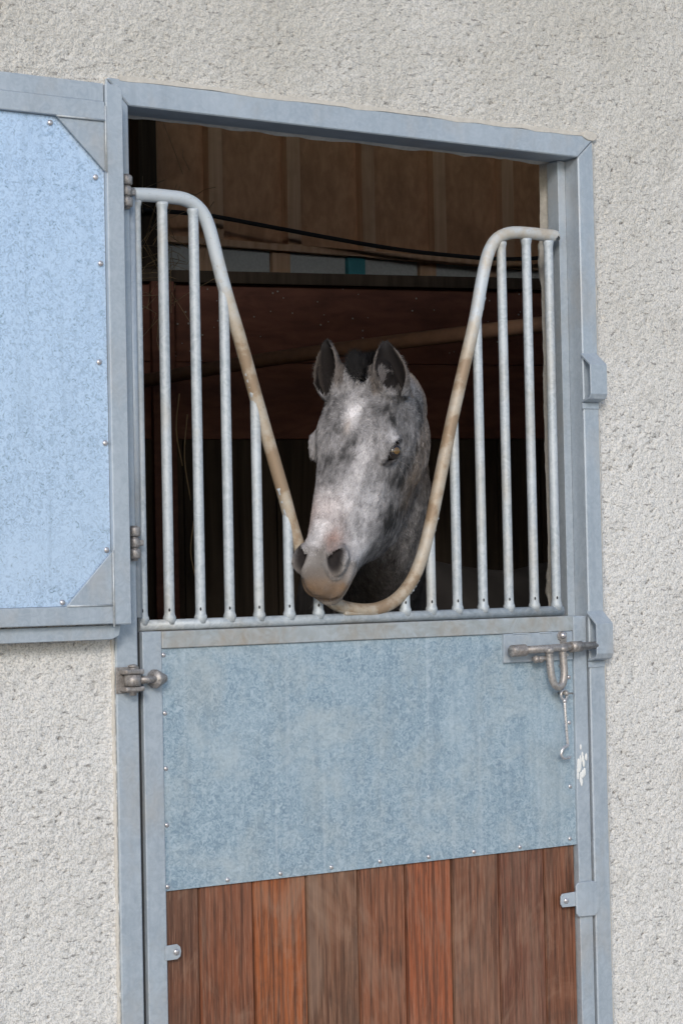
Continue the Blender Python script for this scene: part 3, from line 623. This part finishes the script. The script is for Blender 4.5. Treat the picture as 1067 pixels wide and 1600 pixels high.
# ---- eyes
EYE = {}
def local_at(target, mask=None):
    d = np.linalg.norm(L-np.array(target), axis=1); i = np.argmin(d); return i
for s in (1, -1):
    i = local_at((s*.096, -.030, .178)); nn = NL[np.linalg.norm(L-L[i], axis=1) < .016].mean(0); nn = nn*.3+np.array([s*.78, .60, .12]); nn /= np.linalg.norm(nn)
    c = L[i].copy(); ax = np.array([s*-.25, .32, 1.0]); ax -= nn*(ax@nn); ax /= np.linalg.norm(ax); ay = np.cross(nn, ax)   # ax: towards the inner corner
    EYE[s] = (c, nn, ax, ay*(1 if ay[1] > 0 else -1))
off = np.zeros_like(L); eyemask = np.zeros(len(L)); lid = np.zeros(len(L))
for s, (c, nn, ax, ay) in EYE.items():
    d = L-c; dist = np.linalg.norm(d, axis=1); u = d@ax; v = d@ay; near = dist < .05
    vv = v+.16*u; U1 = u/.0265; V1 = np.where(vv > 0, vv/.0125, vv/.0108)*(1+.25*np.clip(np.abs(U1), 0, 1.2)**2); rr_ = np.sqrt(U1**2+V1**2)
    dig = (1-sstep(.75, 1.15, rr_))*near; off -= nn*(dig*.014)[:, None]
    ridge = np.exp(-((rr_-1.40)/.30)**2)*near*np.where(v > 0, 1.0, .55); off += nn*(ridge*.0034)[:, None]
    brow = np.exp(-((v-.024)/.009)**2-(u/.024)**2)*near; off += nn*(brow*.0020)[:, None]
    eyemask = np.maximum(eyemask, (1-sstep(.95, 1.35, rr_))*near); lid = np.maximum(lid, np.exp(-((rr_-1.15)/.35)**2)*near)
# ---- nostrils
nosm = np.zeros(len(L)); nosrim = np.zeros(len(L))
for s in (1, -1):
    c = np.array([s*.0375, -.014, .446]); nn = np.array([s*.42, .50, .72]); nn /= np.linalg.norm(nn)
    ax = np.array([s*.55, .55, -.62]); ax -= nn*(ax@nn); ax /= np.linalg.norm(ax); ay = np.cross(nn, ax)*s
    d = L-c; near = (np.linalg.norm(d, axis=1) < .045) & (L[:, 0]*s > .004) & (NL@nn > -.1); u = d@ax; v = d@ay+.25*(u**2)/.02
    r1 = np.sqrt((u/.0255)**2+(v/np.where(u > 0, .0140, .0165))**2)
    dig = (1-sstep(.35, 1.1, r1))*near; off -= (np.array([s*.35, .2, .6])*.040)*dig[:, None]
    rim = np.exp(-((r1-1.35)/.26)**2)*near; off += nn*(rim*.0032)[:, None]
    nosm = np.maximum(nosm, (1-sstep(.7, 1.2, r1))*near); nosrim = np.maximum(nosrim, rim)
# ---- mouth line between upper and lower lip
n_, f_, s_ = L[:, 2], L[:, 1], L[:, 0]
mouth_f = np.interp(n_, [.38, .42, .46, .49, .52], [-.096, -.096, -.092, -.084, -.076]); mg = np.exp(-((f_-mouth_f)/.0030)**2)*sstep(.395, .42, n_)
off -= NL*(mg*.0045)[:, None]
# ---- soft facial hollows
hol = np.exp(-(((np.abs(s_)-.066)/.015)**2+((n_-.085)/.028)**2+((f_+.008)/.03)**2)); off -= NL*(hol*.004)[:, None]
L2 = L+off; VA2 = h2w(L2); VA2 += N*(fbm(VA, 40, 2)*.0008)[:, None]
NA = vnormals(VA2, FA)

# ---- coat colour (dapples in head coordinates, plus shade painted under the jaw)
def coat(P, Lc):
    """P world, Lc head-local -> rgb"""
    n = fbm(P, 16, 3); n2 = fbm(P+3, 48, 3); n3 = fbm(P*np.array([1, 1, .45])+7, 130, 2)
    s, f, t = Lc[:, 0], Lc[:, 1], Lc[:, 2]
    g = .225+.16*n+.10*n2+.12*n3-.07*sstep(.05, .09, s)
    def blob(c, r, p=1.0): return np.exp(-(((Lc-np.array(c))/np.array(r))**2).sum(1))*p
    BL = [  # centre, radius, amount (+ lighter, - darker)
        ((0, 0, .12), (.014, .05, .022), .50), ((.006, 0, .095), (.020, .05, .02), .16), ((-.035, 0, .10), (.03, .05, .03), -.05), ((.045, 0, .095), (.03, .05, .02), -.03),
        ((.0, 0, .205), (.022, .04, .030), -.10), ((.022, 0, .175), (.022, .04, .018), -.10), ((-.030, 0, .19), (.014, .04, .03), .05), ((-.055, -.02, .20), (.018, .04, .05), -.07),
        ((.05, 0, .20), (.022, .03, .05), .13), ((.035, 0, .25), (.02, .03, .03), .10), ((-.02, 0, .27), (.02, .03, .04), -.05), ((0, 0, .31), (.05, .04, .03), .16),
        ((-.01, 0, .36), (.03, .03, .04), .26), ((-.01, 0, .42), (.022, .03, .04), .22), ((.050, -.05, .33), (.03, .04, .07), .20), ((.05, -.07, .40), (.02, .04, .04), .15),
        ((.085, -.09, .23), (.02, .02, .03), -.07), ((.06, -.15, .20), (.08, .06, .10), -.08), ((.06, -.11, .12), (.05, .05, .06), -.03), ((.05, -.15, .30), (.06, .045, .08), -.08),
        ((.094, -.02, .15), (.02, .012, .02), .12), ((-.094, -.03, .16), (.02, .03, .03), .08), ((.098, -.06, .18), (.02, .02, .03), .10), ((.055, -.01, .06), (.02, .02, .02), .06)]
    for c, r, a in BL: g = g+blob(c, r, a*1.25)*(1+.6*n2)
    neck = sstep(.02, -.06, t)*sstep(-.03, -.10, f)+sstep(-.19, -.26, f)
    g = np.clip(g*(1-.60*sstep(1.53, 1.41, P[:, 2]+.25*f*0)*sstep(-.10, -.17, f)), .03, .74)  # darker with falling height: shade under jaw and throat painted into the coat
    rgb = np.stack([g*1.02, g*.975, g*.985], 1)
    def tint(w, c): 
        nonlocal rgb
        w = np.clip(w, 0, 1)[:, None]; rgb = rgb*(1-w)+np.array(c)*w
    lum = (.75+.5*(n2+.5))[:, None]
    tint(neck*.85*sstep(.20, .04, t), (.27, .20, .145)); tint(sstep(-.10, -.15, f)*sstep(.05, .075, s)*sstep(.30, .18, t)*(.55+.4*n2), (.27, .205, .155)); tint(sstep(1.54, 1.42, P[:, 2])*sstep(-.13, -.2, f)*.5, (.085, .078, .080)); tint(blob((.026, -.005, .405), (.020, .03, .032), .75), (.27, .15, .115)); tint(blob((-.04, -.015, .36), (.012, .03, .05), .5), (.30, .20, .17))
    tint(blob((-.004, 0, .14), (.007, .04, .02), .4), (.30, .21, .14)); tint(blob((-.01, 0, .335), (.045, .03, .035), .45), (.46, .36, .33))
    tint(sstep(.39, .43, t)*np.clip(.15+n2*1.6+n3*.6, 0, .75), (.085, .075, .072))
    # muzzle skin: mouse grey round the nostrils, ochre on the upper lip
    tint(sstep(.415, .45, t+.04*n2)*.75, (.20, .18, .165)); tint(sstep(.470, .490, t+.012*n2-.1*np.abs(s))*sstep(-.016, -.036, f+.01*n2)*sstep(-.094, -.082, f)*.85*(.8+.5*n2), (.27, .155, .075)); tint(sstep(.455, .475, t)*sstep(-.004, -.02, f)*.45, (.15, .115, .09))
    tint(sstep(.41, .45, t)*sstep(-.082, -.092, f)*.8, (.33, .27, .22)); tint(sstep(.42, .45, t)*sstep(.046, .054, np.abs(s))*sstep(-.03, -.05, f)*.5, (.38, .33, .30))
    return np.clip(rgb, .012, .8)
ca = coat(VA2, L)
def tn(w, c):
    global ca
    w = np.clip(w, 0, 1)[:, None]; ca = ca*(1-w)+np.array(c)*w
tn(nosm*.97, (.016, .013, .013)); tn(nosrim*.45*(.4+.6*(np.abs(L[:, 0]) > .04)), (.34, .32, .31)); tn(eyemask*.97, (.012, .011, .012)); tn(lid*.7, (.035, .032, .034)); tn(mg*.7, (.05, .035, .03))
INN = np.zeros(len(L)); EARM = np.zeros(len(L))
# ears: dark inside and on the rim, pale furry edges
for s in (1, -1):
    up = np.array([(-.36 if s > 0 else -.32), .22, -1.0]); up /= np.linalg.norm(up); fw = np.array([s*.42, 1.0, 0]); fw -= up*(fw@up); fw /= np.linalg.norm(fw); sd2 = np.cross(up, fw)
    d = L-np.array(EB[s]); h = (d@up)/.144; cc = up*(np.clip(h, 0, 1)*.144)[:, None]+fw*(.010*np.sin(np.clip(h, 0, 1)*PI)-.004*h)[:, None]+sd2*(-s*.004*np.sin(np.clip(h, 0, 1)*PI))[:, None]; ff = (d-cc)@fw; ss = (d-cc)@sd2; e = (h > .10) & (np.abs(ss) < .045) & (np.abs(ff) < .05)
    w = np.interp(h, [0, .12, .3, .5, .7, .85, .95, 1], [.020, .028, .033, .032, .024, .0150, .008, .003])
    inner = e & ((-NL@fw*ff-NL@sd2*ss) > .0) & (np.hypot(ss, ff/.82) < w+.004)
    tn(e*.85*sstep(.05, .2, h), (.065, .056, .052)); tn(inner*.97, (.009, .007, .0065)); EARM = np.maximum(EARM, e*1.0); INN = np.maximum(INN, inner*1.0); tn(e*sstep(.80, .93, h)*.9, (.02, .018, .018))
    edge = e*sstep(.78, .98, np.abs(ss)/np.maximum(w, .004))*(NL@fw > .1)*(h < .82); tn(edge*.30, (.20, .165, .14))
nv = len(VA2)
V = np.concatenate([VA2, VB]); F = np.concatenate([FA, FB+nv])
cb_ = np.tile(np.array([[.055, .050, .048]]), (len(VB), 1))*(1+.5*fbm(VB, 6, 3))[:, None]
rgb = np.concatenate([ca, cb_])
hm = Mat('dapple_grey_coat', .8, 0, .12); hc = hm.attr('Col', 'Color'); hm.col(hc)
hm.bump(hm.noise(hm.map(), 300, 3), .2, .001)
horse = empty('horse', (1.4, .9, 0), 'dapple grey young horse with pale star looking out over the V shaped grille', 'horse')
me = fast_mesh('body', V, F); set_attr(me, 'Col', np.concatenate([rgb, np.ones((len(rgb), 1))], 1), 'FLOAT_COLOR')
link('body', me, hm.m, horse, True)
# ---- eyeballs
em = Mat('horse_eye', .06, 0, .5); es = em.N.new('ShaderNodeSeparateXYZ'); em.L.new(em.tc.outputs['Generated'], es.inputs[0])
ecol = em.attr('iris'); em.col(em.ramp(ecol, [(0, (.11, .062, .018, 1)), (.05, (.05, .032, .012, 1)), (.22, (.012, .010, .010, 1)), (.45, (.008, .008, .010, 1)), (.55, (.020, .012, .008, 1)), (1.0, (.012, .008, .006, 1))]))  # amber pupil centre: a flash glint painted into the eye colour
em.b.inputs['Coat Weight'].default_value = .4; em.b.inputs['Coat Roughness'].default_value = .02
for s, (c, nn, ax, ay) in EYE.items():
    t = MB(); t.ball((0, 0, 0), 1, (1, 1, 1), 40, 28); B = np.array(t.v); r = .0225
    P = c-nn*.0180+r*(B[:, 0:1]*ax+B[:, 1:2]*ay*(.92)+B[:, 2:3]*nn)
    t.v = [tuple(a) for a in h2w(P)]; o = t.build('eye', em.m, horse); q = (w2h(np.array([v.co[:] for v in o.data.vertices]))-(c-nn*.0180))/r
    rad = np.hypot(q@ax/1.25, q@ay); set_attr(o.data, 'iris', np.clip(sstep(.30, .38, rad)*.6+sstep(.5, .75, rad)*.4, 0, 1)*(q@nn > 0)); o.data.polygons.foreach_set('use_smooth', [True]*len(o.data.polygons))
# ---- fur, forelock, whiskers: tapered hair blades
def blades(name, mat, roots, dirs, nrm, length, width, color, bend=.35, parent=horse, tips=1.1, sway=None):
    k = len(roots); dirs = dirs/np.linalg.norm(dirs, axis=1)[:, None]; wv = np.cross(nrm, dirs); wv /= np.linalg.norm(wv, axis=1)[:, None]+1e-9
    wv = wv*width[:, None]/2; l = length[:, None]; mid = roots+dirs*l*.5; tip = roots+dirs*l-nrm*l*bend*.28
    if sway is not None: tip = tip+sway
    V = np.stack([roots-wv, roots+wv, mid-wv*.75, mid+wv*.75, tip], 1).reshape(-1, 3); i = np.arange(k)[:, None]*5
    F = np.concatenate([i+np.array([[0, 3, 1]]), i+np.array([[0, 2, 3]]), i+np.array([[2, 4, 3]])]); me = fast_mesh(name, V, F)
    cc = np.repeat(color, 5, 0).reshape(k, 5, 3); cc[:, :2] *= .8; cc[:, 4] *= tips; cc = np.clip(cc, .004, .85).reshape(-1, 3)
    set_attr(me, 'Col', np.concatenate([cc, np.ones((len(cc), 1))], 1), 'FLOAT_COLOR')
    me.polygons.foreach_set('use_smooth', [True]*len(me.polygons))
    me.normals_split_custom_set_from_vertices(np.repeat(nrm, 5, 0).astype(np.float32))
    return link(name, me, mat, parent)
def grow(N_h, wmask):
    fa = np.linalg.norm(np.cross(VA2[FA[:, 2]]-VA2[FA[:, 0]], VA2[FA[:, 3]]-VA2[FA[:, 1]]), axis=1)*wmask[FA].mean(1); p = fa/fa.sum()
    fi = rng.choice(len(FA), N_h, p=p); a, b_ = rng.random((2, N_h, 1)); Q = VA2[FA[fi]]; P = (Q[:, 0]*(1-a)+Q[:, 1]*a)*(1-b_)+(Q[:, 3]*(1-a)+Q[:, 2]*a)*b_
    vi = FA[fi, rng.integers(0, 4, N_h)]; return P, vi
camdir = (CAM-VA2); camdir /= np.linalg.norm(camdir, axis=1)[:, None]
front = sstep(-.45, -.1, (NA*camdir).sum(1))          # no hairs on the far side of the head
reach = sstep(1.35, .95, np.linalg.norm(VA2-HP, axis=1)*1.6)
wm_ = front*reach*(1-.85*INN)*(1-eyemask)*(1-nosm)*(1-.35*sstep(.42, .46, L[:, 2]))
P, vi = grow(150000, np.clip(wm_, 0, 1)); nr = NA[vi]; Lr = w2h(P)
# hair lies from the forehead whorl outwards, then down the face and cheek; up along the ears; back on the neck
fl = np.zeros_like(Lr); fl[:, 2] = 1; wh = Lr-np.array([0, 0, .125]); rw = np.linalg.norm(wh, axis=1); k = np.exp(-(rw/.05)**2)[:, None]; fl = fl*(1-k)+wh/(rw[:, None]+1e-6)*k
up = sstep(.11, .04, Lr[:, 2])[:, None]; fl = fl*(1-up)+np.stack([Lr[:, 0]*4, -.1+0*rw, -.8+0*rw], 1)*up; fl[:, 1] -= .45*sstep(.05, .10, np.abs(Lr[:, 0])); 
nk = sstep(-.20, -.26, Lr[:, 1])[:, None]; fl = fl*(1-nk)+np.array([.1, -.5, .6])*nk
sw = np.stack([fbm(P, 22, 2), fbm(P+5, 22, 2), fbm(P+9, 22, 2)], 1)
fw_ = fl@HM.T+.9*sw+.22*rng.standard_normal(P.shape); fw_ -= nr*(fw_*nr).sum(1)[:, None]; fw_ /= np.linalg.norm(fw_, axis=1)[:, None]
ln = np.interp(Lr[:, 2], [-.2, 0, .1, .3, .42, .47], [.014, .010, .0085, .0075, .0065, .0050])*(1+.5*sstep(-.10, -.2, Lr[:, 1]))*(.65+.7*rng.random(len(P)))
earr = (Lr[:, 2] < -.01) & (Lr[:, 1] > -.06); ln = np.where(earr, ln*.7, ln)
vc = ca[vi]*(1+.35*sstep(.40, .44, Lr[:, 2])*rng.standard_normal(len(P)))[:, None]*(.50+.95*rng.random(len(P))**1.2)[:, None]*(1+.45*fbm(P, 150, 3))[:, None]
fmat = Mat('fur', .7, 0, .2); fmat.col(fmat.attr('Col', 'Color'))
nn_ = nr+.25*rng.standard_normal(nr.shape); nn_ /= np.linalg.norm(nn_, axis=1)[:, None]
blades('fur', fmat.m, P-nr*.0008, fw_+nr*.30, nn_, ln, .0008+.0005*rng.random(len(P)), vc, .8)
# forelock: short dark upright tuft between the ears
k = 6500; cand = np.where((np.abs(L[:, 0]-.004) < .036) & (L[:, 2] < .034-18*(L[:, 0]-.004)**2) & (L[:, 2] > -.05) & (L[:, 1] > -.07) & (EARM < .5))[0]
ii = rng.choice(cand, k); lr = L[ii]
P = VA2[ii]+rng.standard_normal((k, 3))*.0015-NA[ii]*.002; dl = np.stack([lr[:, 0]*7+.22*rng.standard_normal(k), .50+.35*rng.standard_normal(k), -.80+.9*sstep(.0, .035, lr[:, 2])+.25*rng.standard_normal(k)], 1)@HM.T
ln = (.018+.020*rng.random(k))*np.where(lr[:, 2] > .012, .6, 1)
g_ = (.008+.018*rng.random(k)**2)[:, None]*np.array([[1, .92, .9]])
mm = Mat('mane_hair', .75, 0, .12); mm.col(mm.attr('Col', 'Color'))
blades('forelock', mm.m, P, dl, NA[ii], ln, 0.0007+.0004*rng.random(k), g_, .5, sway=.0025*rng.standard_normal((k, 3)))
# mane along the crest (mostly behind the ears)
k = 4000; t = .25+.75*rng.random(k); CR = np.array([[s[0]-.0, s[1]+.02, s[2]+s[3]*.92] for s in NK]); j = np.minimum((t*5).astype(int), 4); w = (t*5-j)[:, None]; P = CR[j]*(1-w)+CR[j+1]*w
P = P+rng.standard_normal((k, 3))*.008; dl = np.array([-.15, .25, .8])+.35*rng.standard_normal((k, 3)); nn_ = np.tile([[-.4, -.5, .7]], (k, 1))
blades('mane', mm.m, P, dl, nn_, .04+.03*rng.random(k), .0014+.0006*rng.random(k), (.015+.03*rng.random(k)**2)[:, None]*np.array([[1, .92, .9]]), .5)
# pale long hairs inside the ear edges, whiskers on the muzzle and below the eye
mz = np.where((L[:, 2] > .44) & (L[:, 1] < -.04) & (NA[:, 1] < .3))[0]
ey = np.where((np.linalg.norm(L-EYE[1][0]+np.array([0, .028, -.01]), axis=1) < .022))[0]
wmat = flat('whisker', (.16, .14, .13, 1), .5)
def whisk1(cands, k, lmin, lmax, wid, spread=.5):
    for ids in rng.choice(cands, k):
        p = VA2[ids]; q = NA[ids]+spread*rng.standard_normal(3)*.5; q = q/np.linalg.norm(q); l = lmin+(lmax-lmin)*rng.random(); e = p+q*l+np.array([0, 0, -.25*l])+rng.standard_normal(3)*.1*l
        MB().tube([p-q*.002, p+q*l*.5, e], [wid, wid*.8, wid*.3], 4).build('whisker', wmat, horse)
whisk1(mz, 46, .015, .04, .00035); whisk1(ey, 5, .04, .07, .0004)
